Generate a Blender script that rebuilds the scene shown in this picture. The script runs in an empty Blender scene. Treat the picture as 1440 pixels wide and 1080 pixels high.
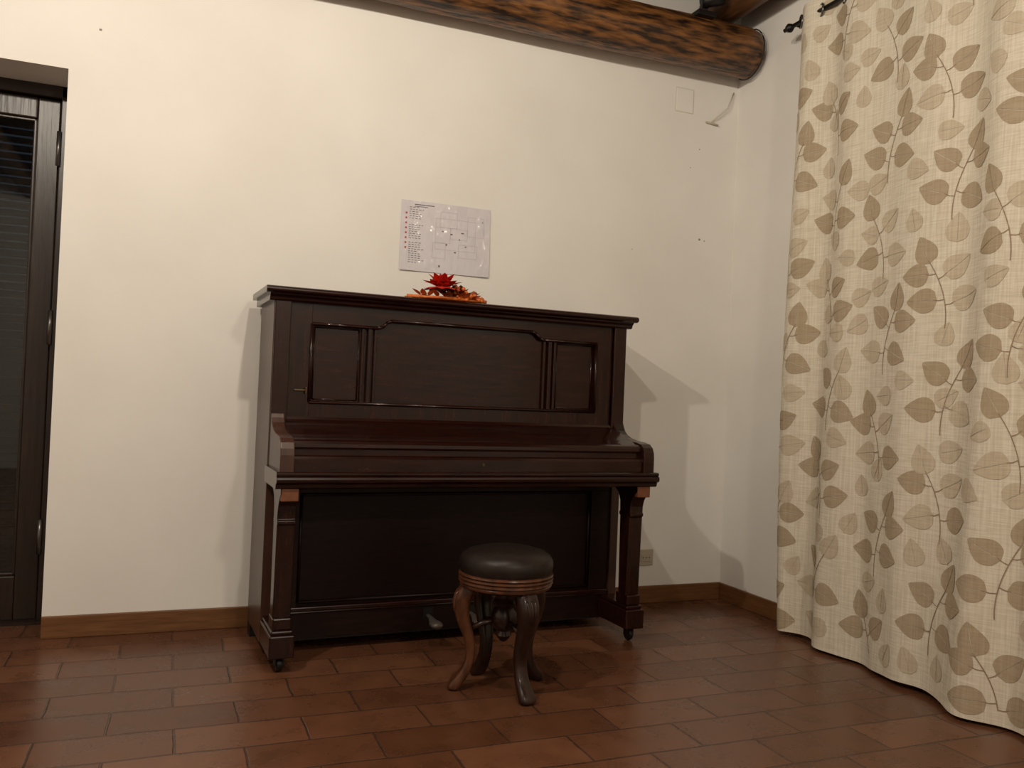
import bpy, bmesh, math, random
from mathutils import Vector, Matrix, noise
random.seed(7)
scn = bpy.context.scene
scn.view_settings.view_transform = 'Standard'
scn.view_settings.exposure = 0.0

# ------------------------------------------------------------------ materials
def newmat(name):
    m = bpy.data.materials.new(name); m.use_nodes = True
    nt = m.node_tree
    return m, nt, nt.nodes['Principled BSDF']
def N(nt, t, **kw):
    n = nt.nodes.new(t)
    for k, v in kw.items(): setattr(n, k, v)
    return n
def plain(name, col, rough=0.5, metal=0.0, spec=0.5):
    m, nt, b = newmat(name)
    b.inputs['Base Color'].default_value = (*col, 1)
    b.inputs['Roughness'].default_value = rough
    b.inputs['Metallic'].default_value = metal
    b.inputs['Specular IOR Level'].default_value = spec
    return m
def noisy(name, c1, c2, scale=(1,1,1), nscale=8, rough=0.5, bump=0.0, detail=6, spec=0.5, lo=0.3, hi=0.7, coat=0.0, rvar=0.0, bdist=0.01):
    m, nt, b = newmat(name)
    tc = N(nt, 'ShaderNodeTexCoord'); mp = N(nt, 'ShaderNodeMapping')
    mp.inputs['Scale'].default_value = scale
    nt.links.new(tc.outputs['Object'], mp.inputs['Vector'])
    nz = N(nt, 'ShaderNodeTexNoise'); nz.inputs['Scale'].default_value = nscale; nz.inputs['Detail'].default_value = detail
    nt.links.new(mp.outputs[0], nz.inputs['Vector'])
    cr = N(nt, 'ShaderNodeValToRGB')
    cr.color_ramp.elements[0].position = lo; cr.color_ramp.elements[1].position = hi
    cr.color_ramp.elements[0].color = (*c1, 1); cr.color_ramp.elements[1].color = (*c2, 1)
    nt.links.new(nz.outputs['Fac'], cr.inputs['Fac'])
    nt.links.new(cr.outputs['Color'], b.inputs['Base Color'])
    b.inputs['Roughness'].default_value = rough
    b.inputs['Specular IOR Level'].default_value = spec
    b.inputs['Coat Weight'].default_value = coat
    b.inputs['Coat Roughness'].default_value = 0.10
    if rvar:
        mr = N(nt, 'ShaderNodeMapRange'); mr.inputs['To Min'].default_value = rough - rvar; mr.inputs['To Max'].default_value = rough + rvar
        nt.links.new(nz.outputs['Fac'], mr.inputs['Value']); nt.links.new(mr.outputs[0], b.inputs['Roughness'])
    if bump:
        bp = N(nt, 'ShaderNodeBump'); bp.inputs['Strength'].default_value = bump; bp.inputs['Distance'].default_value = bdist
        nt.links.new(nz.outputs['Fac'], bp.inputs['Height']); nt.links.new(bp.outputs[0], b.inputs['Normal'])
    return m

M_wall = noisy('plaster_wall', (0.80,0.775,0.73), (0.86,0.84,0.80), nscale=2.2, rough=0.85, bump=0.15, spec=0.15, bdist=0.004, detail=10)
M_piano = noisy('mahogany', (0.008,0.0019,0.0013), (0.026,0.0055,0.0030), scale=(1.5,12,14), nscale=6, rough=0.24, bump=0.03, spec=0.28, coat=0.25, bdist=0.0015)
M_pianoV = noisy('mahogany_vertical', (0.008,0.002,0.0014), (0.028,0.0065,0.0034), scale=(14,12,1.2), nscale=6, rough=0.26, bump=0.03, spec=0.28, coat=0.22, bdist=0.0015)
M_plow = noisy('mahogany_low_shaded', (0.006,0.0022,0.0016), (0.015,0.0045,0.0028), scale=(1.5,12,14), nscale=6, rough=0.40, spec=0.22)  # less glossy; shade under the keybed is put into the darker colour
M_pside = noisy('mahogany_side_lit', (0.045,0.019,0.012), (0.075,0.031,0.020), scale=(14,8,1.2), nscale=5, rough=0.36, spec=0.45, coat=0.1)  # same mahogany, light on the left side painted in as a lighter tone
M_raw = noisy('raw_mahogany', (0.13,0.042,0.016), (0.20,0.068,0.028), scale=(6,6,6), nscale=6, rough=0.5)
M_base = noisy('baseboard_wood', (0.12,0.048,0.015), (0.20,0.086,0.029), scale=(2,2,30), nscale=4, rough=0.42)
M_log = noisy('log_wood', (0.018,0.008,0.004), (0.24,0.098,0.027), scale=(2.6,14,14), nscale=3.2, rough=0.38, bump=0.5, detail=12, lo=0.38, hi=0.66, bdist=0.02)
M_log2 = noisy('joist_wood', (0.030,0.012,0.005), (0.15,0.062,0.020), scale=(9,1.6,9), nscale=2.6, rough=0.5, bump=0.4, bdist=0.02)
M_plank = noisy('ceiling_plank', (0.030,0.015,0.008), (0.075,0.038,0.018), scale=(10,1,10), nscale=4, rough=0.7)
M_door = noisy('door_wood', (0.011,0.006,0.0045), (0.028,0.014,0.009), scale=(14,14,1.2), nscale=5, rough=0.34, bump=0.1)
M_stool = noisy('stool_wood_lit', (0.045,0.015,0.007), (0.125,0.044,0.018), scale=(6,6,2), nscale=8, rough=0.30, spec=0.35, coat=0.25)  # lit tone of the stool wood, light put into the colour
M_stoolD = noisy('stool_wood_shaded', (0.010,0.0042,0.003), (0.036,0.012,0.007), scale=(6,6,2), nscale=8, rough=0.32, spec=0.35, coat=0.25)  # same wood with shade put into the colour
M_leather = noisy('seat_leather', (0.010,0.006,0.005), (0.022,0.013,0.010), nscale=40, rough=0.44, bump=0.3, spec=0.35, bdist=0.003)
M_black = plain('black_iron', (0.012,0.010,0.009), 0.45, 0.4)
M_brass = plain('old_brass', (0.10,0.07,0.035), 0.4, 0.9)
M_steel = plain('dark_steel', (0.18,0.17,0.16), 0.3, 0.9)
M_pedal = plain('worn_pedal_metal', (0.13,0.11,0.095), 0.5, 0.5)
M_ivory = plain('outlet_ivory', (0.50,0.45,0.34), 0.45)
M_hole = plain('socket_hole', (0.03,0.03,0.03), 0.6)
M_red = noisy('poinsettia_red', (0.48,0.010,0.008), (0.80,0.050,0.018), nscale=30, rough=0.5)
M_orange = noisy('dried_orange', (0.50,0.09,0.014), (0.72,0.20,0.035), nscale=60, rough=0.5)
M_dkleaf = noisy('dried_leaf', (0.12,0.022,0.010), (0.34,0.075,0.018), nscale=40, rough=0.6)

# floor tiles
def floor_mat():
    m, nt, b = newmat('terracotta_tiles')
    tc = N(nt, 'ShaderNodeTexCoord')
    mp = N(nt, 'ShaderNodeMapping'); mp.inputs['Location'].default_value = (0.11, 0.05, 0)
    nt.links.new(tc.outputs['Object'], mp.inputs['Vector'])
    wn = N(nt, 'ShaderNodeTexNoise'); wn.inputs['Scale'].default_value = 7
    nt.links.new(tc.outputs['Object'], wn.inputs['Vector'])
    vm = N(nt, 'ShaderNodeVectorMath', operation='MULTIPLY_ADD')
    vm.inputs[1].default_value = (0.014, 0.014, 0)
    nt.links.new(wn.outputs['Color'], vm.inputs[0]); nt.links.new(mp.outputs[0], vm.inputs[2])
    br = N(nt, 'ShaderNodeTexBrick')
    br.offset = 0.5
    br.inputs['Scale'].default_value = 1.0
    br.inputs['Brick Width'].default_value = 0.36
    br.inputs['Row Height'].default_value = 0.18
    br.inputs['Mortar Size'].default_value = 0.0045
    br.inputs['Mortar Smooth'].default_value = 0.5
    br.inputs['Color1'].default_value = (0.100,0.038,0.018,1)
    br.inputs['Color2'].default_value = (0.165,0.068,0.034,1)
    br.inputs['Mortar'].default_value = (0.060,0.030,0.018,1)
    nt.links.new(vm.outputs[0], br.inputs['Vector'])
    nz = N(nt, 'ShaderNodeTexNoise'); nz.inputs['Scale'].default_value = 9; nz.inputs['Detail'].default_value = 8
    nt.links.new(tc.outputs['Object'], nz.inputs['Vector'])
    mr = N(nt, 'ShaderNodeMapRange'); mr.inputs['To Min'].default_value = 0.6; mr.inputs['To Max'].default_value = 1.4
    nt.links.new(nz.outputs['Fac'], mr.inputs['Value'])
    mx = N(nt, 'ShaderNodeMix', data_type='RGBA', blend_type='MULTIPLY'); mx.inputs[0].default_value = 1
    nt.links.new(br.outputs['Color'], mx.inputs[6]); nt.links.new(mr.outputs[0], mx.inputs[7])
    nt.links.new(mx.outputs[2], b.inputs['Base Color'])
    rr = N(nt, 'ShaderNodeMapRange'); rr.inputs['To Min'].default_value = 0.16; rr.inputs['To Max'].default_value = 0.42
    nt.links.new(nz.outputs['Fac'], rr.inputs['Value']); nt.links.new(rr.outputs[0], b.inputs['Roughness'])
    b.inputs['Specular IOR Level'].default_value = 0.5
    inv = N(nt, 'ShaderNodeMath', operation='SUBTRACT'); inv.inputs[0].default_value = 1
    nt.links.new(br.outputs['Fac'], inv.inputs[1])
    ad = N(nt, 'ShaderNodeMath', operation='MULTIPLY_ADD'); ad.inputs[1].default_value = 0.25
    nt.links.new(nz.outputs['Fac'], ad.inputs[0]); nt.links.new(inv.outputs[0], ad.inputs[2])
    bp = N(nt, 'ShaderNodeBump'); bp.inputs['Strength'].default_value = 0.5; bp.inputs['Distance'].default_value = 0.004
    nt.links.new(ad.outputs[0], bp.inputs['Height']); nt.links.new(bp.outputs[0], b.inputs['Normal'])
    return m
M_floor = floor_mat()

def linen(name, c1, c2):
    m, nt, b = newmat(name)
    tc = N(nt, 'ShaderNodeTexCoord')
    outs = []
    for sc in ((160,160,5), (12,12,260)):
        mp = N(nt, 'ShaderNodeMapping'); mp.inputs['Scale'].default_value = sc
        nt.links.new(tc.outputs['Object'], mp.inputs['Vector'])
        nz = N(nt, 'ShaderNodeTexNoise'); nz.inputs['Scale'].default_value = 1; nz.inputs['Detail'].default_value = 4
        nt.links.new(mp.outputs[0], nz.inputs['Vector']); outs.append(nz)
    ad = N(nt, 'ShaderNodeMath', operation='ADD')
    nt.links.new(outs[0].outputs['Fac'], ad.inputs[0]); nt.links.new(outs[1].outputs['Fac'], ad.inputs[1])
    cr = N(nt, 'ShaderNodeMapRange'); cr.inputs['From Min'].default_value = 0.75; cr.inputs['From Max'].default_value = 1.25
    nt.links.new(ad.outputs[0], cr.inputs['Value'])
    mx = N(nt, 'ShaderNodeMix', data_type='RGBA')
    mx.inputs[6].default_value = (*c1,1); mx.inputs[7].default_value = (*c2,1)
    nt.links.new(cr.outputs[0], mx.inputs[0]); nt.links.new(mx.outputs[2], b.inputs['Base Color'])
    b.inputs['Roughness'].default_value = 0.9; b.inputs['Specular IOR Level'].default_value = 0.1
    bp = N(nt, 'ShaderNodeBump'); bp.inputs['Strength'].default_value = 0.3; bp.inputs['Distance'].default_value = 0.001
    nt.links.new(ad.outputs[0], bp.inputs['Height']); nt.links.new(bp.outputs[0], b.inputs['Normal'])
    return m
M_linen = linen('linen', (0.64,0.57,0.45), (0.82,0.76,0.64))
M_leafD = linen('print_taupe', (0.40,0.315,0.215), (0.50,0.405,0.29))
M_leafL = linen('print_pale_taupe', (0.53,0.445,0.33), (0.66,0.575,0.445))
M_stem = linen('print_stem', (0.31,0.22,0.155), (0.38,0.28,0.20))

# ------------------------------------------------------------------ helpers
def link(ob, parent=None):
    scn.collection.objects.link(ob)
    if parent: ob.parent = parent
    return ob
def empty(name, loc=(0,0,0), rotz=0):
    e = bpy.data.objects.new(name, None); e.location = loc; e.rotation_euler = (0,0,rotz)
    e.empty_display_size = 0.1
    scn.collection.objects.link(e); return e
def meshobj(name, verts, faces, mat, parent=None, smooth=False, bevel=0, segs=2):
    me = bpy.data.meshes.new(name); me.from_pydata([tuple(v) for v in verts], [], faces)
    bm = bmesh.new(); bm.from_mesh(me); bmesh.ops.recalc_face_normals(bm, faces=bm.faces); bm.to_mesh(me); bm.free()
    if isinstance(mat, (list, tuple)):
        for x in mat: me.materials.append(x)
    else: me.materials.append(mat)
    ob = bpy.data.objects.new(name, me); link(ob, parent)
    if smooth:
        for p in me.polygons: p.use_smooth = True
    if bevel:
        md = ob.modifiers.new('bevel', 'BEVEL'); md.width = bevel; md.segments = segs; md.limit_method = 'ANGLE'; md.angle_limit = math.radians(40)
    return ob
def boxes(name, lst, mat, parent=None, bevel=0.0):
    V, F = [], []
    for (x0,y0,z0,x1,y1,z1) in lst:
        o = len(V)
        V += [(x0,y0,z0),(x1,y0,z0),(x1,y1,z0),(x0,y1,z0),(x0,y0,z1),(x1,y0,z1),(x1,y1,z1),(x0,y1,z1)]
        F += [tuple(o+i for i in f) for f in ((0,3,2,1),(4,5,6,7),(0,1,5,4),(1,2,6,5),(2,3,7,6),(3,0,4,7))]
    return meshobj(name, V, F, mat, parent, bevel=bevel)
def prism_x(name, prof, x0, x1, mat, parent=None, bevel=0.0):   # prof: (y,z)
    n = len(prof)
    V = [(x0,y,z) for y,z in prof] + [(x1,y,z) for y,z in prof]
    F = [tuple(range(n)), tuple(range(2*n-1, n-1, -1))] + [(i,(i+1)%n,n+(i+1)%n,n+i) for i in range(n)]
    return meshobj(name, V, F, mat, parent, bevel=bevel)
def prism_y(name, prof, y0, y1, mat, parent=None, bevel=0.0):   # prof: (x,z)
    n = len(prof)
    V = [(x,y0,z) for x,z in prof] + [(x,y1,z) for x,z in prof]
    F = [tuple(range(n)), tuple(range(2*n-1, n-1, -1))] + [(i,(i+1)%n,n+(i+1)%n,n+i) for i in range(n)]
    return meshobj(name, V, F, mat, parent, bevel=bevel)
def lathe(name, prof, mat, parent=None, seg=40, center=(0,0), axis='z', off=(0,0,0)):
    V, F = [], []
    for r, z in prof:
        for k in range(seg):
            a = 2*math.pi*k/seg
            p = (r*math.cos(a), r*math.sin(a), z)
            if axis == 'y': p = (p[0], p[2], p[1])
            if axis == 'x': p = (p[2], p[0], p[1])
            V.append((p[0]+off[0]+center[0], p[1]+off[1]+center[1], p[2]+off[2]))
    n = len(prof)
    for i in range(n-1):
        for k in range(seg):
            F.append((i*seg+k, i*seg+(k+1)%seg, (i+1)*seg+(k+1)%seg, (i+1)*seg+k))
    F.append(tuple(range(seg))); F.append(tuple((n-1)*seg+k for k in range(seg)))
    ob = meshobj(name, V, F, mat, parent, smooth=True)
    md = ob.modifiers.new('es', 'EDGE_SPLIT'); md.split_angle = math.radians(40)
    return ob
def tube_geo(pts, rad, seg=8, V=None, F=None, flat=None):
    if V is None: V, F = [], []
    pts = [Vector(p) for p in pts]; n = len(pts); o = len(V)
    for i, p in enumerate(pts):
        t = (pts[min(i+1,n-1)] - pts[max(i-1,0)]).normalized()
        a = Vector((0,0,1)) if abs(t.z) < 0.9 else Vector((0,1,0))
        s = t.cross(a).normalized(); u = s.cross(t).normalized()
        r = rad[i] if isinstance(rad, (list,tuple)) else rad
        for k in range(seg):
            an = 2*math.pi*k/seg
            V.append(p + s*math.cos(an)*r + u*math.sin(an)*r)
    for i in range(n-1):
        for k in range(seg):
            F.append((o+i*seg+k, o+i*seg+(k+1)%seg, o+(i+1)*seg+(k+1)%seg, o+(i+1)*seg+k))
    F.append(tuple(o+k for k in range(seg))); F.append(tuple(o+(n-1)*seg+k for k in range(seg)))
    return V, F
def tube(name, pts, rad, mat, parent=None, seg=8):
    V, F = tube_geo(pts, rad, seg); return meshobj(name, V, F, mat, parent, smooth=True)

# ------------------------------------------------------------------ room
YW, XR, XL, YB, ZC = 3.69, 2.695, -3.0, -2.6, 3.12
DX0, DX1, DZ = -1.42, -0.404, 2.188
boxes('floor', [(XL-0.1,YB-0.1,-0.06,XR+0.1,4.3,0.0)], M_floor)
boxes('wall_back', [(XL-0.1,YW,0,DX0,YW+0.32,ZC),(DX0,YW,DZ,DX1,YW+0.32,ZC),(DX1,YW,0,XR+0.12,YW+0.32,ZC)], M_wall)
boxes('wall_right', [(XR,YB-0.1,0,XR+0.12,YW,ZC)], M_wall)
boxes('wall_left', [(XL-0.12,YB-0.1,0,XL,YW,ZC)], M_wall)
boxes('wall_front', [(XL,YB-0.12,0,XR,YB,ZC)], M_wall)
pl = []
x = XL
while x < XR-0.01:
    pl.append((x+0.003,YB,ZC,min(x+0.197,XR),YW,ZC+0.05)); x += 0.2
pl.append((XL,YB,ZC+0.05,XR,YW,ZC+0.08))
boxes('ceiling', pl, M_plank)
boxes('baseboard_back', [(DX1,YW-0.014,0,XR-0.001,YW,0.085)], M_base, bevel=0.003)
boxes('baseboard_right', [(XR-0.014,YB,0,XR,YW-0.014,0.085)], M_base, bevel=0.003)

def log(name, p0, p1, r0, r1, seed, mat=M_log):
    p0, p1 = Vector(p0), Vector(p1); L = (p1-p0).length; ax = (p1-p0).normalized()
    s = ax.cross(Vector((0,0,1))).normalized(); u = s.cross(ax)
    n, seg = int(L/0.04), 44; V, F = [], []
    for i in range(n+1):
        t = i/n; c = p0 + (p1-p0)*t; r = r0+(r1-r0)*t
        if i in (0, n): r *= 0.93
        for k in range(seg):
            a = 2*math.pi*k/seg
            d = s*math.cos(a)+u*math.sin(a)
            q = Vector((t*L*1.2, math.cos(a)*1.2, math.sin(a)*1.2+seed))
            rr = r*(1+0.07*noise.noise(q)+0.03*noise.noise(q*4)+0.02*noise.noise(Vector((t*L*3, math.cos(a)*9, math.sin(a)*9+seed))))
            V.append(c+d*rr)
    for i in range(n):
        for k in range(seg):
            F.append((i*seg+k,i*seg+(k+1)%seg,(i+1)*seg+(k+1)%seg,(i+1)*seg+k))
    F.append(tuple(range(seg))); F.append(tuple(n*seg+k for k in range(seg)))
    ob = meshobj(name, V, F, mat, smooth=True)
    md = ob.modifiers.new('es', 'EDGE_SPLIT'); md.split_angle = math.radians(50)
    return ob
log('ceiling_beam', (XL, 3.57, 2.772), (2.66, 3.56, 2.776), 0.110, 0.122, 3)
for i, xx in enumerate((2.52, 1.55, 0.55, -0.45, -1.45, -2.45)):
    log('ceiling_joist', (xx, YW-0.01, 3.01), (xx, YB, 3.01), 0.095, 0.095, 10+i, M_log2)

# ------------------------------------------------------------------ door
door = empty('door_1', ((DX0+DX1)/2, 3.94, 0))
ox = (DX0+DX1)/2
def bx(l): return [(a-ox,b-3.94,c,d-ox,e-3.94,f) for a,b,c,d,e,f in l]
mid = (DX0+DX1)/2
boxes('frame', bx([(DX1-0.045,3.925,0,DX1,4.0,DZ),(DX0,3.925,0,DX0+0.045,4.0,DZ),(DX0,3.925,DZ-0.05,DX1,4.0,DZ)]), M_door, door, 0.004)
lv = []
for (a,b_) in ((DX0+0.047, mid-0.002), (mid+0.002, DX1-0.047)):
    lv += [(a,3.945,0.01,a+0.085,3.99,DZ-0.053),(b_-0.085,3.945,0.01,b_,3.99,DZ-0.053),
           (a+0.085,3.945,DZ-0.14,b_-0.085,3.99,DZ-0.053),(a+0.085,3.945,0.01,b_-0.085,3.99,0.19)]
boxes('leaf_stiles', bx(lv), M_door, door, 0.006)
bd = []
for (a,b_) in ((DX0+0.132, mid-0.087), (mid+0.087, DX1-0.132)):
    bd += [(a,3.952,0.19,a+0.012,3.97,DZ-0.14),(b_-0.012,3.952,0.19,b_,3.97,DZ-0.14),(a,3.952,0.19,b_,3.97,0.202),(a,3.952,DZ-0.152,b_,3.97,DZ-0.14)]
boxes('glazing_bead', bx(bd), M_door, door, 0.004)
mg, nt, b = newmat('door_glass')
b.inputs['Base Color'].default_value = (0.45,0.48,0.47,1); b.inputs['Roughness'].default_value = 0.02
b.inputs['Transmission Weight'].default_value = 1.0; b.inputs['IOR'].default_value = 1.65
boxes('glass', bx([(DX0+0.13,3.970,0.19,mid-0.085,3.975,DZ-0.14),(mid+0.085,3.970,0.19,DX1-0.13,3.975,DZ-0.14)]), mg, door)
V, F = [], []
for zc in (1.93, 1.20, 0.35):
    tube_geo([(DX1-0.047-ox, -0.022, zc-0.07),(DX1-0.047-ox, -0.022, zc+0.07)], 0.009, 10, V, F)
meshobj('hinges', V, F, M_steel, door, smooth=True)
boxes('threshold', bx([(DX0,3.90,0,DX1,4.02,0.012)]), M_door, door)
# louvred shutter beyond the glass
sh = empty('window_shutter', (mid, 4.09, 0))
M_shut = plain('shutter_paint', (0.035,0.031,0.026), 0.5)
V, F = [], []
z = 0.1
while z < 2.05:
    o = len(V)
    for xx in (DX0+0.1-mid, DX1-0.1-mid):
        V += [(xx,-0.02,z),(xx,0.018,z+0.03),(xx,0.022,z+0.026),(xx,-0.016,z-0.004)]
    F += [(o,o+1,o+2,o+3),(o+4,o+7,o+6,o+5)]+[(o+i,o+(i+1)%4,o+4+(i+1)%4,o+4+i) for i in range(4)]
    z += 0.034
meshobj('slats', V, F, M_shut, sh)
boxes('shutter_frame', [(DX0-mid,-0.025,0.0,DX0+0.1-mid,0.025,2.15),(DX1-0.1-mid,-0.025,0.0,DX1-mid,0.025,2.15),(-0.04,-0.025,0.0,0.04,0.025,2.15),
      (DX0+0.1-mid,-0.025,0.0,DX1-0.1-mid,0.025,0.1),(DX0+0.1-mid,-0.025,2.04,DX1-0.1-mid,0.025,2.15)], M_shut, sh, 0.003)

# ------------------------------------------------------------------ piano
W, D = 1.52, 0.345
P = empty('upright_piano', (0.357, 3.27, 0), math.radians(2.0))
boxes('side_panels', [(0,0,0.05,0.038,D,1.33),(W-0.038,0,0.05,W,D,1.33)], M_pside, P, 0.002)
boxes('back_board', [(0.038,D-0.03,0.06,W-0.038,D-0.005,1.33)], M_black, P)
boxes('pilasters', [(0.002,-0.014,0.70,0.062,0.0,1.33),(W-0.062,-0.014,0.70,W-0.002,0.0,1.33)], M_pianoV, P, 0.004)
# lid and cornice
prism_x('lid', [(D+0.005,1.345),(-0.040,1.345),(-0.050,1.350),(-0.053,1.358),(-0.050,1.366),(-0.042,1.370),(D+0.005,1.370)], -0.036, W+0.036, M_piano, P, 0.003)
prism_x('cornice', [(D,1.318),(-0.016,1.318),(-0.022,1.324),(-0.024,1.332),(-0.034,1.340),(-0.036,1.346),(D,1.346)], -0.020, W+0.020, M_piano, P, 0.001)
# upper front : recessed board + frame
boxes('upper_board', [(0.062,0.022,0.86,W-0.062,0.035,1.32)], M_piano, P)
zb, zt, zm = 0.945, 1.243, 1.275
xi0, xi1 = 0.143, W-0.143
boxes('upper_frame', [(0.062,0.004,0.872,xi0,0.022,1.32),(xi1,0.004,0.872,W-0.062,0.022,1.32),(xi0,0.004,0.872,xi1,0.022,zb)], M_pianoV, P, 0.001)
xs = 0.395
prism_y('upper_rail', [(xi0,1.32),(xi0,zt),(xs,zt),(xs+0.02,zt+0.004),(xs+0.04,zm-0.008),(xs+0.06,zm),(W-xs-0.06,zm),(W-xs-0.04,zm-0.008),(W-xs-0.02,zt+0.004),(W-xs,zt),(xi1,zt),(xi1,1.32)], 0.004, 0.022, M_piano, P, 0.001)
cl_ = [0.336, 0.360, 0.386]
boxes('panel_columns', [(q,0.008 if i!=1 else 0.003,zb,q+(0.012 if i!=1 else 0.016),0.022,zt) for i,q in enumerate(cl_)] +
      [(W-q-(0.012 if i!=1 else 0.016),0.008 if i!=1 else 0.003,zb,W-q,0.022,zt) for i,q in enumerate(cl_)], M_pianoV, P, 0.003)
def bead(name, pts, r, closed=True, y=0.006, mat=M_piano):
    pts = [(x,y,z) for x,z in pts]
    V, F = [], []
    n = len(pts)
    for i in range(n if closed else n-1):
        tube_geo([pts[i], pts[(i+1)%n]], r, 8, V, F)
    return meshobj(name, V, F, mat, P, smooth=True)
bead('panel_moulding', [(xi0,zb),(xi0,zt),(xs,zt),(xs+0.02,zt+0.004),(xs+0.04,zm-0.008),(xs+0.06,zm),(W-xs-0.06,zm),(W-xs-0.04,zm-0.008),(W-xs-0.02,zt+0.004),(W-xs,zt),(xi1,zt),(xi1,zb)], 0.0065, y=0.003)
bead('panel_moulding_inner', [(xi0+0.014,zb+0.012),(xi0+0.014,zt-0.012),(0.328,zt-0.012),(0.328,zb+0.012)], 0.003, y=0.021)
bead('panel_moulding_inner_right', [(W-xi0-0.014,zb+0.012),(W-xi0-0.014,zt-0.012),(W-0.328,zt-0.012),(W-0.328,zb+0.012)], 0.003, y=0.021)
# fallboard (closed key cover)
prism_x('fallboard', [(0.02,0.890),(-0.006,0.890),(-0.012,0.880),(-0.03,0.872),(-0.07,0.862),(-0.12,0.846),(-0.16,0.832),(-0.20,0.822),(-0.225,0.818),(-0.236,0.813),(-0.242,0.804),
     (-0.243,0.792),(-0.240,0.786),(-0.236,0.784),(-0.236,0.700),(0.02,0.700)], 0.05, W-0.05, M_piano, P, 0.0)
prism_x('keyslip', [(-0.236,0.700),(-0.256,0.700),(-0.256,0.752),(-0.252,0.760),(-0.244,0.764),(-0.236,0.764)], 0.05, W-0.05, M_piano, P, 0.001)
arm = [(0.0,0.905),(-0.016,0.900),(-0.022,0.885),(-0.034,0.868),(-0.055,0.853),(-0.09,0.840),(-0.14,0.832),(-0.20,0.828),(-0.235,0.822),(-0.256,0.808),(-0.266,0.788),(-0.269,0.765),(-0.269,0.700),(0.0,0.700)]
prism_x('arm_left', arm, 0.004, 0.052, M_pside, P, 0.003)  # left arm takes the painted lit tone, right arm the dark one
prism_x('arm_right', arm, W-0.052, W-0.002, M_piano, P, 0.003)
prism_x('keybed', [(0.0,0.648),(-0.262,0.648),(-0.270,0.652),(-0.272,0.664),(-0.278,0.668),(-0.288,0.672),(-0.290,0.682),(-0.288,0.690),(-0.280,0.693),(-0.284,0.697),(-0.284,0.704),(-0.278,0.708),(0.0,0.708)], -0.008, W+0.014, M_piano, P, 0.001)
# legs
legp = [(-0.262,0.650),(-0.262,0.625),(-0.252,0.622),(-0.238,0.606),(-0.222,0.585),(-0.214,0.560),(-0.213,0.535),(-0.219,0.532),(-0.219,0.520),(-0.211,0.516),
        (-0.203,0.19),(-0.143,0.19),(-0.135,0.516),(-0.127,0.520),(-0.127,0.532),(-0.133,0.535),(-0.130,0.58),(-0.115,0.610),(-0.09,0.625),(-0.06,0.650)]
for nm, x0 in (('left', 0.012), ('right', W-0.075)):
    prism_x('leg_'+nm, legp, x0, x0+0.063, M_pianoV, P, 0.003)
    boxes('corbel_end_'+nm, [(x0+0.002,-0.266,0.605,x0+0.061,-0.238,0.648)], M_raw, P, 0.003)
    boxes('toe_block_'+nm, [(x0-0.012,-0.235,0.055,x0+0.075,0.0,0.135),(x0-0.006,-0.226,0.135,x0+0.069,0.0,0.150),(x0-0.001,-0.218,0.150,x0+0.064,-0.125,0.192)], M_pianoV, P, 0.005)
    lathe('castor_'+nm, [(0.010,-0.010),(0.024,-0.009),(0.026,0),(0.024,0.009),(0.010,0.010)], M_black, P, 20, axis='x', off=(x0+0.03,-0.19,0.026))
    boxes('castor_fork_'+nm, [(x0+0.014,-0.205,0.02,x0+0.019,-0.175,0.06),(x0+0.041,-0.205,0.02,x0+0.046,-0.175,0.06)], M_black, P)
# lower front
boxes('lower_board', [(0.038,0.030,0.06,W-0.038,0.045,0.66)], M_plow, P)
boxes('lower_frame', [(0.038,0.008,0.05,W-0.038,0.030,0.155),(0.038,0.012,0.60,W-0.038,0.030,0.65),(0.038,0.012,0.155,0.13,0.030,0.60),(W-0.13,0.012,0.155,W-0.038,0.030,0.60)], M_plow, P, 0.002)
boxes('lower_rail_moulding', [(0.038,-0.004,0.155,W-0.038,0.03,0.172),(0.038,0.002,0.145,W-0.038,0.03,0.155)], M_piano, P, 0.004)
bead('lower_moulding', [(0.137,0.185),(0.137,0.592),(W-0.137,0.592),(W-0.137,0.185)], 0.006, y=0.024, mat=M_plow)
boxes('bottom_board', [(0.04,0.01,0.045,W-0.04,D-0.03,0.06)], M_black, P)
boxes('rear_feet', [(0.0,D-0.08,0,0.06,D-0.01,0.05),(W-0.06,D-0.08,0,W,D-0.01,0.05)], M_black, P)
for i, px in enumerate((0.655, 0.835)):
    V, F = tube_geo([(px,0.02,0.115),(px,-0.03,0.112),(px,-0.060,0.10),(px,-0.085,0.094),(px,-0.115,0.090),(px,-0.125,0.089)], [0.009,0.010,0.017,0.025,0.024,0.012], 14)
    V = [Vector((v.x, v.y, 0.10+(v.z-0.10)*0.55)) for v in V]
    meshobj('pedal_%d'%(i+1), V, F, M_pedal, P, smooth=True)
    boxes('pedal_slot_%d'%(i+1), [(px-0.022,0.005,0.088,px+0.022,0.009,0.140)], M_black, P)
boxes('sconce_mount', [(0.085,-0.004,0.985,0.135,0.004,0.993),(0.125,-0.012,0.975,0.132,0.004,1.0)], M_brass, P, 0.002)
lathe('keyhole', [(0.001,-0.002),(0.006,-0.002),(0.006,0.002),(0.001,0.002)], M_brass, P, 16, axis='y', off=(W/2,-0.257,0.735))

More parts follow.
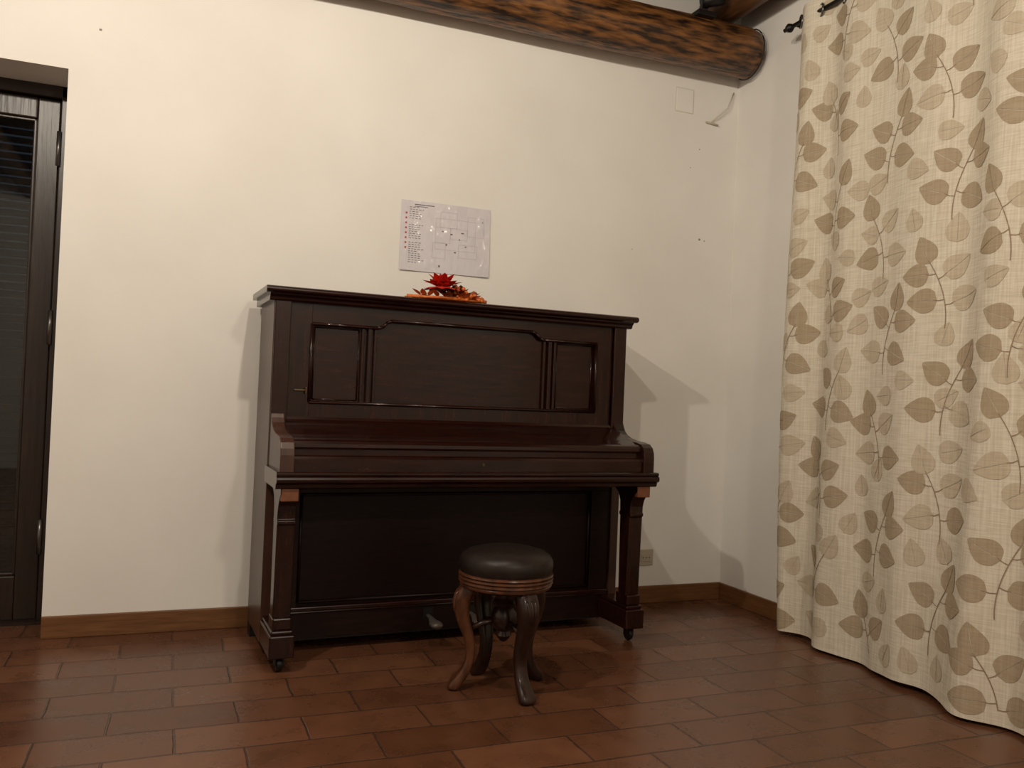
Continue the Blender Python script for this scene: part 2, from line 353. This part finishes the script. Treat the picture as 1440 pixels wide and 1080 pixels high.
# ------------------------------------------------------------------ stool
S = empty('piano_stool', (1.103, 2.713, 0), 0)
lathe('cushion', [(0.001,0.486),(0.05,0.485),(0.10,0.480),(0.135,0.470),(0.152,0.458),(0.160,0.442),(0.161,0.425),(0.158,0.408),(0.156,0.402),(0.001,0.402)], M_leather, S, 56)
lathe('seat_ring', [(0.001,0.404),(0.155,0.404),(0.161,0.401),(0.163,0.396),(0.157,0.392),(0.162,0.389),(0.163,0.384),(0.157,0.380),(0.161,0.377),(0.162,0.371),(0.155,0.367),(0.158,0.363),(0.157,0.357),(0.150,0.352),(0.12,0.350),(0.001,0.350)], M_stool, S, 56)
lathe('hub', [(0.001,0.352),(0.07,0.352),(0.068,0.335),(0.040,0.325),(0.032,0.31),(0.042,0.295),(0.032,0.28),(0.044,0.262),(0.046,0.235),(0.036,0.21),(0.022,0.20),(0.028,0.185),(0.012,0.165),(0.001,0.16)], M_stoolD, S, 28)
def leg(name, ang, r_out, mat):
    cl = [(0.118,0.352,0.028,0.034),(0.138,0.335,0.031,0.037),(0.152,0.305,0.031,0.037),(0.154,0.270,0.027,0.033),(0.143,0.230,0.023,0.030),(0.124,0.185,0.019,0.027),
          (0.113,0.140,0.017,0.024),(0.116,0.100,0.016,0.023),(0.132,0.060,0.017,0.025),(0.153,0.034,0.019,0.028),(0.170,0.016,0.021,0.031),(0.176,0.0,0.020,0.029)]
    ca, sa = math.cos(ang), math.sin(ang)
    V, F = [], []; seg = 12
    for i,(r,z,th,wd) in enumerate(cl):
        r0 = r*(r_out/0.176)
        a = cl[max(i-1,0)]; b_ = cl[min(i+1,len(cl)-1)]
        t = Vector((b_[0]-a[0], 0, b_[1]-a[1])).normalized()
        if i == len(cl)-1: t = Vector((0,0,-1))
        nrm = Vector((t.z, 0, -t.x))
        for k in range(seg):
            an = 2*math.pi*k/seg
            cx = math.copysign(abs(math.cos(an))**0.6, math.cos(an)); sx = math.copysign(abs(math.sin(an))**0.6, math.sin(an))
            p = Vector((r0,0,z)) + nrm*(cx*th) + Vector((0,1,0))*(sx*wd)
            p.z = max(p.z, 0.0)
            V.append((p.x*ca-p.y*sa, p.x*sa+p.y*ca, p.z))
    n = len(cl)
    for i in range(n-1):
        for k in range(seg):
            F.append((i*seg+k,i*seg+(k+1)%seg,(i+1)*seg+(k+1)%seg,(i+1)*seg+k))
    F.append(tuple(range(seg))); F.append(tuple((n-1)*seg+k for k in range(seg)))
    ob = meshobj(name, V, F, mat, S, smooth=True)
    md = ob.modifiers.new('ss','SUBSURF'); md.levels = 1; md.render_levels = 2
    # carved acanthus scrolls on the knee
    V, F = [], []
    for off in (-0.016, 0.0, 0.016):
        pts = []
        for j in range(9):
            t = j/8; z = 0.335-0.13*t
            r = 0.156+0.034*math.sin(math.pi*min(1,t*0.9+0.12))*0.9 - 0.028*t
            r *= r_out/0.176
            y = off*(1-t*0.7)
            pts.append((r*ca-y*sa, r*sa+y*ca, z))
        tube_geo(pts, [0.004+0.005*math.sin(math.pi*j/8) for j in range(9)], 8, V, F)
    meshobj(name+'_carving', V, F, mat, S, smooth=True)
    tube(name+'_stretcher', [(0.02*ca,0.02*sa,0.235),(0.07*ca,0.07*sa,0.225),(0.128*ca,0.128*sa,0.20)], [0.012,0.009,0.011], M_stoolD, S, 10)
for i,(a,mm) in enumerate(((-80,M_stoolD),(166,M_stool),(20,M_stoolD),(100,M_stoolD))):  # left leg gets the painted lit tone, the others the shaded one
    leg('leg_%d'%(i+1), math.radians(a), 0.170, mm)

# ------------------------------------------------------------------ curtain
Y0, Y1, ZT = 3.10, 1.05, 2.80
def cx(y, z):
    f = Y0 - y; h = max(0.0, 1 - z/2.8)
    ph = 2*math.pi*(f/0.295 + 0.20*math.sin(3.7*f+0.6)) + 0.6*math.sin(z*1.1+f*2.3)*h + 2.2
    amp = (0.021 + 0.014*h) * (0.78+0.38*math.sin(6.1*f+1.1))
    base = 2.582 - 0.115*max(0.0,min(f/1.3,1.1))*h**1.2
    return base + amp*math.sin(ph) + 0.010*math.sin(ph*0.5+z*1.6)*h + 0.0035*math.sin(ph*2.3+z*2.5)*h
def cy(y, z):
    f = Y0 - y; h = max(0.0, 1 - z/2.8)
    return y + 0.010*math.sin(f*9+z*1.4)*h + (0.014*math.sin(z*1.4+0.4) if f < 0.15 else 0.0)*(1-f/0.15)
NS = 3000; tab = [0.0]; px = Vector((cx(Y0,1.3), Y0))
for i in range(1, NS+1):
    y = Y0 + (Y1-Y0)*i/NS; q = Vector((cx(y,1.3), y)); tab.append(tab[-1]+(q-px).length); px = q
SM = tab[-1]
import bisect
def s2y(s):
    s = max(0, min(SM, s)); i = max(1, min(NS, bisect.bisect_left(tab, s)))
    t = (s-tab[i-1])/max(1e-9, tab[i]-tab[i-1])
    return Y0 + (Y1-Y0)*(i-1+t)/NS
def cp(s, z, off=0.0):
    y = s2y(s); p = Vector((cx(y,z), cy(y,z), z))
    if off:
        d = 0.004
        a = Vector((cx(y-d,z), cy(y-d,z), z)) - Vector((cx(y+d,z), cy(y+d,z), z))
        b_ = Vector((cx(y,z+d), cy(y,z+d), z+d)) - Vector((cx(y,z-d), cy(y,z-d), z-d))
        n = a.cross(b_).normalized()
        if n.x > 0: n = -n
        p += n*off
    return p
C = empty('leaf_print_curtain', (0,0,0))
nu, nv = 420, 90
V, F = [], []
for j in range(nv+1):
    for i in range(nu+1):
        s = SM*i/nu
        zb_ = 0.012 + 0.010*(1+math.sin(s*9))*0.5
        z = zb_ + (ZT-zb_)*j/nv
        V.append(cp(s, z))
for j in range(nv):
    for i in range(nu):
        a = j*(nu+1)+i; F.append((a,a+1,a+nu+2,a+nu+1))
meshobj('cloth', V, F, M_linen, C, smooth=True)
LV = {0:([],[]), 1:([],[]), 2:([],[])}
def put_grid(kind, rows):
    V, F = LV[kind]; o = len(V); m = len(rows[0])
    for r in rows:
        for (s,z) in r: V.append(cp(s, z, 0.0018 if kind != 2 else 0.0024))
    for i in range(len(rows)-1):
        for k in range(m-1):
            a = o+i*m+k; F.append((a,a+1,a+m+1,a+m))
def leafshape(kind, s, z, ang, L, Wd):
    ca, sa = math.cos(ang), math.sin(ang)
    for sg in (-1, 1):
        rows = []
        for i in range(17):
            t = i/16
            w = Wd*math.sin(math.pi*min(1,t**0.58))**0.8*(1-0.25*max(0,t-0.6)) if 0<t<1 else 0.0
            w = max(w, 0.0)
            sh_ = -0.13*L*max(0,1-t*4)
            row = []
            for k in range(6):
                q = k/5; ww = (0.0011 + q*w)*sg if w > 0 else 0.0
                l = t*L + sh_*q*0.8
                row.append((s + l*ca - ww*sa, min(ZT-0.005, z + l*sa + ww*ca)))
            rows.append(row)
        put_grid(kind, rows)
def ribbon(pts, w):
    rows = []
    for i, p in enumerate(pts):
        a = Vector(pts[max(i-1,0)]); b_ = Vector(pts[min(i+1,len(pts)-1)]); d = (b_-a).normalized(); n = Vector((-d.y,d.x))
        rows.append([(p[0]+n.x*w*q, p[1]+n.y*w*q) for q in (-1,0,1)])
    put_grid(2, rows)
used = []
def inb(s,z): return 0.01 < s < SM-0.03 and 0.06 < z < ZT-0.04
def try_leaf(kind, s, z, ang, L, Wd, dmin):
    c_ = (s+0.5*L*math.cos(ang), z+0.5*L*math.sin(ang))
    tip = (s+L*math.cos(ang), z+L*math.sin(ang))
    if not (inb(s,z) and inb(*tip)): return False
    for u in used:
        if (u[0]-c_[0])**2+(u[1]-c_[1])**2 < dmin*dmin: return False
    used.append(c_); leafshape(kind, s, z, ang, L, Wd); return True
CW = 0.30
cols = int(SM/CW)+2
for ci in range(cols):
    for ri in range(-1, 9):
        s0 = 0.02 + ci*CW + random.uniform(-0.03,0.03); z0 = -0.03 + ri*0.385 + (0.19 if ci%2 else 0) + random.uniform(-0.02,0.02)
        mir = 1 if (ci*3+ri)%2 else -1
        def st(t): return (s0 + mir*(0.09*t*t-0.02*t), z0 + 0.25*t)
        pts = [st(i/21) for i in range(22)]
        pts = [p for p in pts if inb(*p)]
        if len(pts) > 6: ribbon(pts, 0.0015)
        for (t, sd, an, L, kd) in ((1.0,0,72,0.100,0),(0.80,1,8,0.100,0),(0.72,-1,150,0.100,0),(0.42,1,-12,0.106,0),(0.34,-1,168,0.106,0)):
            ang = math.radians(an + random.uniform(-12,12))
            if mir < 0: ang = math.pi-ang
            bs, bz = st(t)
            pl_ = 0.036 if sd else 0.0
            e = (bs+pl_*math.cos(ang), bz+pl_*math.sin(ang))
            if try_leaf(kd if random.random()<0.80 else 1, e[0], e[1], ang, L, L*0.42, 0.085) and sd:
                if inb(bs,bz): ribbon([(bs,bz),((bs+e[0])/2,(bz+e[1])/2-0.003),e], 0.0013)
for _ in range(3500):
    a = random.choice((random.uniform(-0.5,0.7), math.pi-random.uniform(-0.5,0.7), random.uniform(1.0,2.1)))
    L = random.uniform(0.080,0.098)
    try_leaf(1, random.uniform(0,SM), random.uniform(0.05,ZT), a, L, L*0.42, 0.098)
for k, nm, mt in ((0,'printed_leaves',M_leafD),(1,'printed_pale_leaves',M_leafL),(2,'printed_stems',M_stem)):
    meshobj(nm, LV[k][0], LV[k][1], mt, C, smooth=True)
# rod
R = empty('curtain_rod', (2.582, 0, 2.745))
tube('rod', [(0,3.14,0),(0,0.9,0)], 0.010, M_black, R, 16)
lathe('finial', [(0.002,-0.022),(0.014,-0.016),(0.021,0),(0.016,0.014),(0.009,0.02),(0.009,0.035)], M_black, R, 20, axis='y', off=(0,3.165,0))
tube('bracket', [(0,3.125,0),(0.06,3.125,0),(0.113,3.125,-0.02)], 0.009, M_black, R, 10)
V, F = [], []
lastv = None; y = Y0
while y > Y1:
    v = cx(y,2.745)-2.582
    if lastv is not None and lastv*v <= 0:
        pts = [(0.026*math.cos(a)*0.45, y+0.026*math.cos(a)*0.88, 0.026*math.sin(a)) for a in [2*math.pi*k/20 for k in range(21)]]
        tube_geo(pts, 0.005, 8, V, F)
    lastv = v; y -= 0.002
meshobj('grommets', V, F, M_steel, R, smooth=True)

# ------------------------------------------------------------------ evacuation plan sheet
E = empty('evacuation_plan_poster', (1.137, YW, 1.695))
m, nt, b = newmat('laminated_paper')
b.inputs['Base Color'].default_value = (0.68,0.655,0.70,1); b.inputs['Roughness'].default_value = 0.4
b.inputs['Coat Weight'].default_value = 1.0; b.inputs['Coat Roughness'].default_value = 0.06; b.inputs['Coat IOR'].default_value = 1.7
tc = N(nt,'ShaderNodeTexCoord'); mp = N(nt,'ShaderNodeMapping'); mp.inputs['Scale'].default_value = (1.6,1,0.6); mp.inputs['Rotation'].default_value = (0,0.25,0)
nz = N(nt,'ShaderNodeTexNoise'); nz.inputs['Scale'].default_value = 10; nz.inputs['Detail'].default_value = 1.5
nt.links.new(tc.outputs['Object'], mp.inputs['Vector']); nt.links.new(mp.outputs[0], nz.inputs['Vector'])
bp = N(nt,'ShaderNodeBump'); bp.inputs['Strength'].default_value = 1.0; bp.inputs['Distance'].default_value = 0.20
nt.links.new(nz.outputs['Fac'], bp.inputs['Height']); nt.links.new(bp.outputs[0], b.inputs['Coat Normal'])
hw, hh = 0.210, 0.156
V, F = [], []
for j in range(13):
    for i in range(17):
        x = -hw+2*hw*i/16; z = -hh+2*hh*j/12
        V.append((x, -0.004-0.003*(1+math.sin(x*14+z*9)), z))
for j in range(12):
    for i in range(16):
        a = j*17+i; F.append((a,a+1,a+18,a+17))
meshobj('sheet', V, F, m, E, smooth=True)
M_ink = plain('grey_ink', (0.15,0.13,0.15), 0.6); M_line = plain('plan_line', (0.48,0.42,0.48), 0.6); M_rink = plain('red_ink', (0.5,0.06,0.05), 0.6)
def strips(nm, l, mt):
    V, F = [], []
    for x0,z0,x1,z1 in l:
        nx = max(1, int((x1-x0)/0.015)); nz_ = max(1, int((z1-z0)/0.015)); o = len(V)
        for j in range(nz_+1):
            for i in range(nx+1):
                x = x0+(x1-x0)*i/nx; z = z0+(z1-z0)*j/nz_
                V.append((x, -0.0046-0.003*(1+math.sin(x*14+z*9)), z))
        for j in range(nz_):
            for i in range(nx):
                a = o+j*(nx+1)+i; F.append((a,a+1,a+nx+2,a+nx+1))
    meshobj(nm, V, F, mt, E)
ln = []
def rect(x0,z0,x1,z1,w=0.0014):
    ln.extend([(x0,z0,x1,z0+w),(x0,z1-w,x1,z1),(x0,z0,x0+w,z1),(x1-w,z0,x1,z1)])
rect(-0.05,-0.05,0.14,0.09); rect(-0.05,-0.02,0.02,0.05); rect(0.02,0.0,0.10,0.05); rect(0.06,-0.08,0.15,-0.02); rect(-0.03,0.05,0.05,0.12); rect(0.10,0.02,0.18,0.11); rect(-0.06,-0.09,0.0,-0.02)
strips('plan_lines', ln, M_line)
tx = []
for i in range(26):
    z = 0.125-i*0.0098
    if i in (6,7,15): continue
    xx = -0.172
    while xx < -0.172+random.uniform(0.03,0.065):
        w = random.uniform(0.006,0.013); tx.append((xx,z,xx+w,z+0.0028)); xx += w+0.005
strips('legend_text', tx, M_ink)
strips('legend_symbols', [(-0.190,0.095-i*0.022,-0.182,0.103-i*0.022) for i in range(8)], M_rink)
strips('title_text', [(-0.15,0.138,-0.06,0.142),(-0.15,0.130,-0.09,0.133)], M_ink)
strips('plan_markers', [(0.02,0.02,0.030,0.026),(0.07,0.03,0.083,0.035),(-0.02,0.03,-0.012,0.035),(0.09,-0.03,0.098,-0.025),(0.0,-0.03,0.007,-0.022),(-0.03,-0.13,-0.022,-0.12),(0.06,0.0,0.066,0.005),(0.17,0.09,0.175,0.096),(0.04,-0.06,0.05,-0.054)], M_ink)

# ------------------------------------------------------------------ flower arrangement on lid
G = empty('poinsettia_arrangement', (1.03, 3.31, 1.371), math.radians(2))
def petal(base, dirv, up, L, w, V, F):
    d = Vector(dirv).normalized(); s = d.cross(Vector(up)).normalized(); n_ = s.cross(d)
    o = len(V)
    for i in range(7):
        t = i/6; ww = w*math.sin(math.pi*t**0.8) if 0<t<1 else 0.0008
        c_ = Vector(base)+d*L*t - n_*(L*0.25*t*t)*(-1 if n_.z<0 else 1)
        for k in (-1,0,1): V.append(c_+s*ww*k+n_*(-abs(k)*0.15*ww+0.15*ww))
    for i in range(6):
        for k in range(2):
            a=o+i*3+k; F.append((a,a+1,a+4,a+3))
V, F = [], []
for ring,(cnt,el,L,w) in enumerate(((10,0.10,0.085,0.025),(9,0.55,0.085,0.027),(8,1.0,0.078,0.024),(5,1.4,0.060,0.016))):
    for k in range(cnt):
        a = 2*math.pi*(k+0.4*ring)/cnt
        petal((-0.02,-0.01,0.052), (math.cos(a)*math.cos(el), math.sin(a)*math.cos(el), math.sin(el)), (0,0,1), L, w, V, F)
V = [Vector((v[0],v[1],max(v[2],0.003))) for v in V]
meshobj('red_petals', V, F, M_red, G, smooth=True)
V, F = [], []
for k in range(44):
    xx = random.uniform(0.0,0.13); a = random.uniform(0,6.28); petal((xx,random.uniform(-0.02,0.03),random.uniform(0.012,0.060-0.25*xx)), (math.cos(a),math.sin(a),random.uniform(0.2,1.2)), (0,0,1), 0.048, 0.015, V, F)
V = [Vector((v[0],v[1],max(v[2],0.003))) for v in V]
meshobj('dry_leaves', V, F, M_dkleaf, G, smooth=True)
V, F = [], []
for k in range(22):
    a = random.uniform(0,6.28); petal((random.uniform(-0.12,0.14),random.uniform(-0.03,0.01),0.016), (math.cos(a),math.sin(a)*0.5,random.uniform(0.1,0.7)), (0,0,1), 0.05, 0.012, V, F)
V = [Vector((v[0],v[1],max(v[2],0.003))) for v in V]
meshobj('orange_petals', V, F, M_orange, G, smooth=True)
bm = bmesh.new()
for k in range(100):
    r = random.uniform(0.005,0.009); xx = random.uniform(0.03,0.15)
    bmesh.ops.create_icosphere(bm, subdivisions=2, radius=r, matrix=Matrix.Translation((xx, random.uniform(-0.035,0.02), r+random.uniform(0,0.070*(1-xx/0.19)))))
me = bpy.data.meshes.new('berries'); bm.to_mesh(me); bm.free(); me.materials.append(M_orange)
link(bpy.data.objects.new('berries', me), G)
V, F = [], []
for (a,b_,r) in (((-0.17,-0.03,0.008),(0.17,-0.025,0.010),0.007),((-0.16,0.0,0.008),(0.16,0.01,0.008),0.006),((-0.12,-0.045,0.007),(0.165,-0.01,0.018),0.005),((-0.165,0.02,0.008),(0.1,-0.03,0.02),0.004)):
    tube_geo([a, tuple((Vector(a)+Vector(b_))/2+Vector((0,0,0.002))), b_], r, 8, V, F)
meshobj('cinnamon_sticks', V, F, M_orange, G, smooth=True)

# ------------------------------------------------------------------ wall bits
O = empty('wall_outlet', (2.243, YW, 0.226))
boxes('plate', [(-0.043,-0.010,-0.040,0.043,0.0,0.040)], M_ivory, O, 0.004)
boxes('insert', [(-0.030,-0.013,-0.020,0.030,-0.009,0.020)], M_ivory, O, 0.002)
V, F = [], []
for xx in (-0.018,0,0.018): tube_geo([(xx,-0.0145,0),(xx,-0.012,0)], 0.003, 8, V, F)
meshobj('holes', V, F, M_hole, O)
M_patch = plain('filler_plaster', (0.66,0.62,0.55), 0.9)
J = empty('junction_box_cover', (2.37, YW, 2.535))
boxes('cover', [(-0.05,-0.004,-0.058,0.05,0.0,0.058)], M_wall, J, 0.003)
boxes('rim', [(-0.054,-0.002,-0.062,0.054,0.0,0.062)], M_patch, J)
K = empty('wall_cable', (0,0,0))
tube('cable', [(2.52,YW-0.006,2.44),(2.56,YW-0.02,2.48),(2.62,YW-0.02,2.53),(2.66,YW-0.01,2.62)], 0.004, M_patch, K)
tube('cable_end', [(2.50,YW-0.006,2.445),(2.57,YW-0.01,2.437)], 0.005, M_ivory, K)
bm = bmesh.new()
for (x_,z_,r) in ((-0.30,2.36,0.006),(2.49,1.84,0.007),(2.52,1.835,0.004),(2.47,2.30,0.004),(2.42,2.20,0.003),(2.1,1.75,0.003)):
    bmesh.ops.create_uvsphere(bm, u_segments=10, v_segments=6, radius=r, matrix=Matrix.Translation((x_,YW,z_)) @ Matrix.Diagonal((1,0.4,0.8,1)))
me = bpy.data.meshes.new('wall_nail_marks'); bm.to_mesh(me); bm.free(); me.materials.append(plain('nail_grey',(0.3,0.27,0.23),0.7))
link(bpy.data.objects.new('wall_nail_marks', me))
T = empty('ceiling_spotlight', (2.30, 3.46, 2.93))
tube('can', [(0,0,0),(0.10,-0.02,0.03)], 0.032, M_black, T, 20)
tube('stem', [(0.04,0.0,0.0),(0.02,0.03,-0.06)], 0.008, M_black, T, 8)
boxes('base', [(-0.03,-0.02,-0.07,0.07,0.06,-0.045)], M_black, T, 0.003)
V, F = [], []
tube_geo([(2.655, 3.56+0.122*math.cos(a), 2.776+0.122*math.sin(a)) for a in [2*math.pi*k/28 for k in range(29)]], 0.003, 8, V, F)
meshobj('beam_strap', V, F, M_black, None, smooth=True)

# ------------------------------------------------------------------ lights
def point(name, loc, W_, rad, col):
    l = bpy.data.lights.new(name, 'POINT'); l.energy = W_; l.shadow_soft_size = rad; l.color = col
    o = bpy.data.objects.new(name, l); o.location = loc; scn.collection.objects.link(o)
warm = (1.0, 0.89, 0.735)
point('lamp_light', (-0.72, 1.65, 2.72), 98, 0.03, warm)
point('lamp_light.001', (0.50, 1.65, 2.72), 50, 0.03, warm)
point('fill_light', (1.1, -0.8, 2.7), 84, 0.12, warm)  # added soft fill from behind the camera, not a room lamp
w = bpy.data.worlds.new('world'); scn.world = w; w.use_nodes = True
w.node_tree.nodes['Background'].inputs[0].default_value = (0.3,0.4,0.55,1)
w.node_tree.nodes['Background'].inputs[1].default_value = 0.08

# ------------------------------------------------------------------ camera
cam = bpy.data.cameras.new('camera'); co = bpy.data.objects.new('camera', cam); scn.collection.objects.link(co)
cam.sensor_width = 36; cam.lens = 36*1200/1440; cam.clip_start = 0.02
yaw, pitch, roll = math.radians(22), math.radians(0.81), math.radians(2.4)
fw = Vector((math.sin(yaw)*math.cos(pitch), math.cos(yaw)*math.cos(pitch), math.sin(pitch)))
rt = Vector((math.cos(yaw), -math.sin(yaw), 0)); up = rt.cross(fw)
r2 = rt*math.cos(roll)+up*math.sin(roll); u2 = up*math.cos(roll)-rt*math.sin(roll)
mt = Matrix((r2, u2, -fw)).transposed().to_4x4(); mt.translation = (0,0,1.0)
co.matrix_world = mt
scn.camera = co
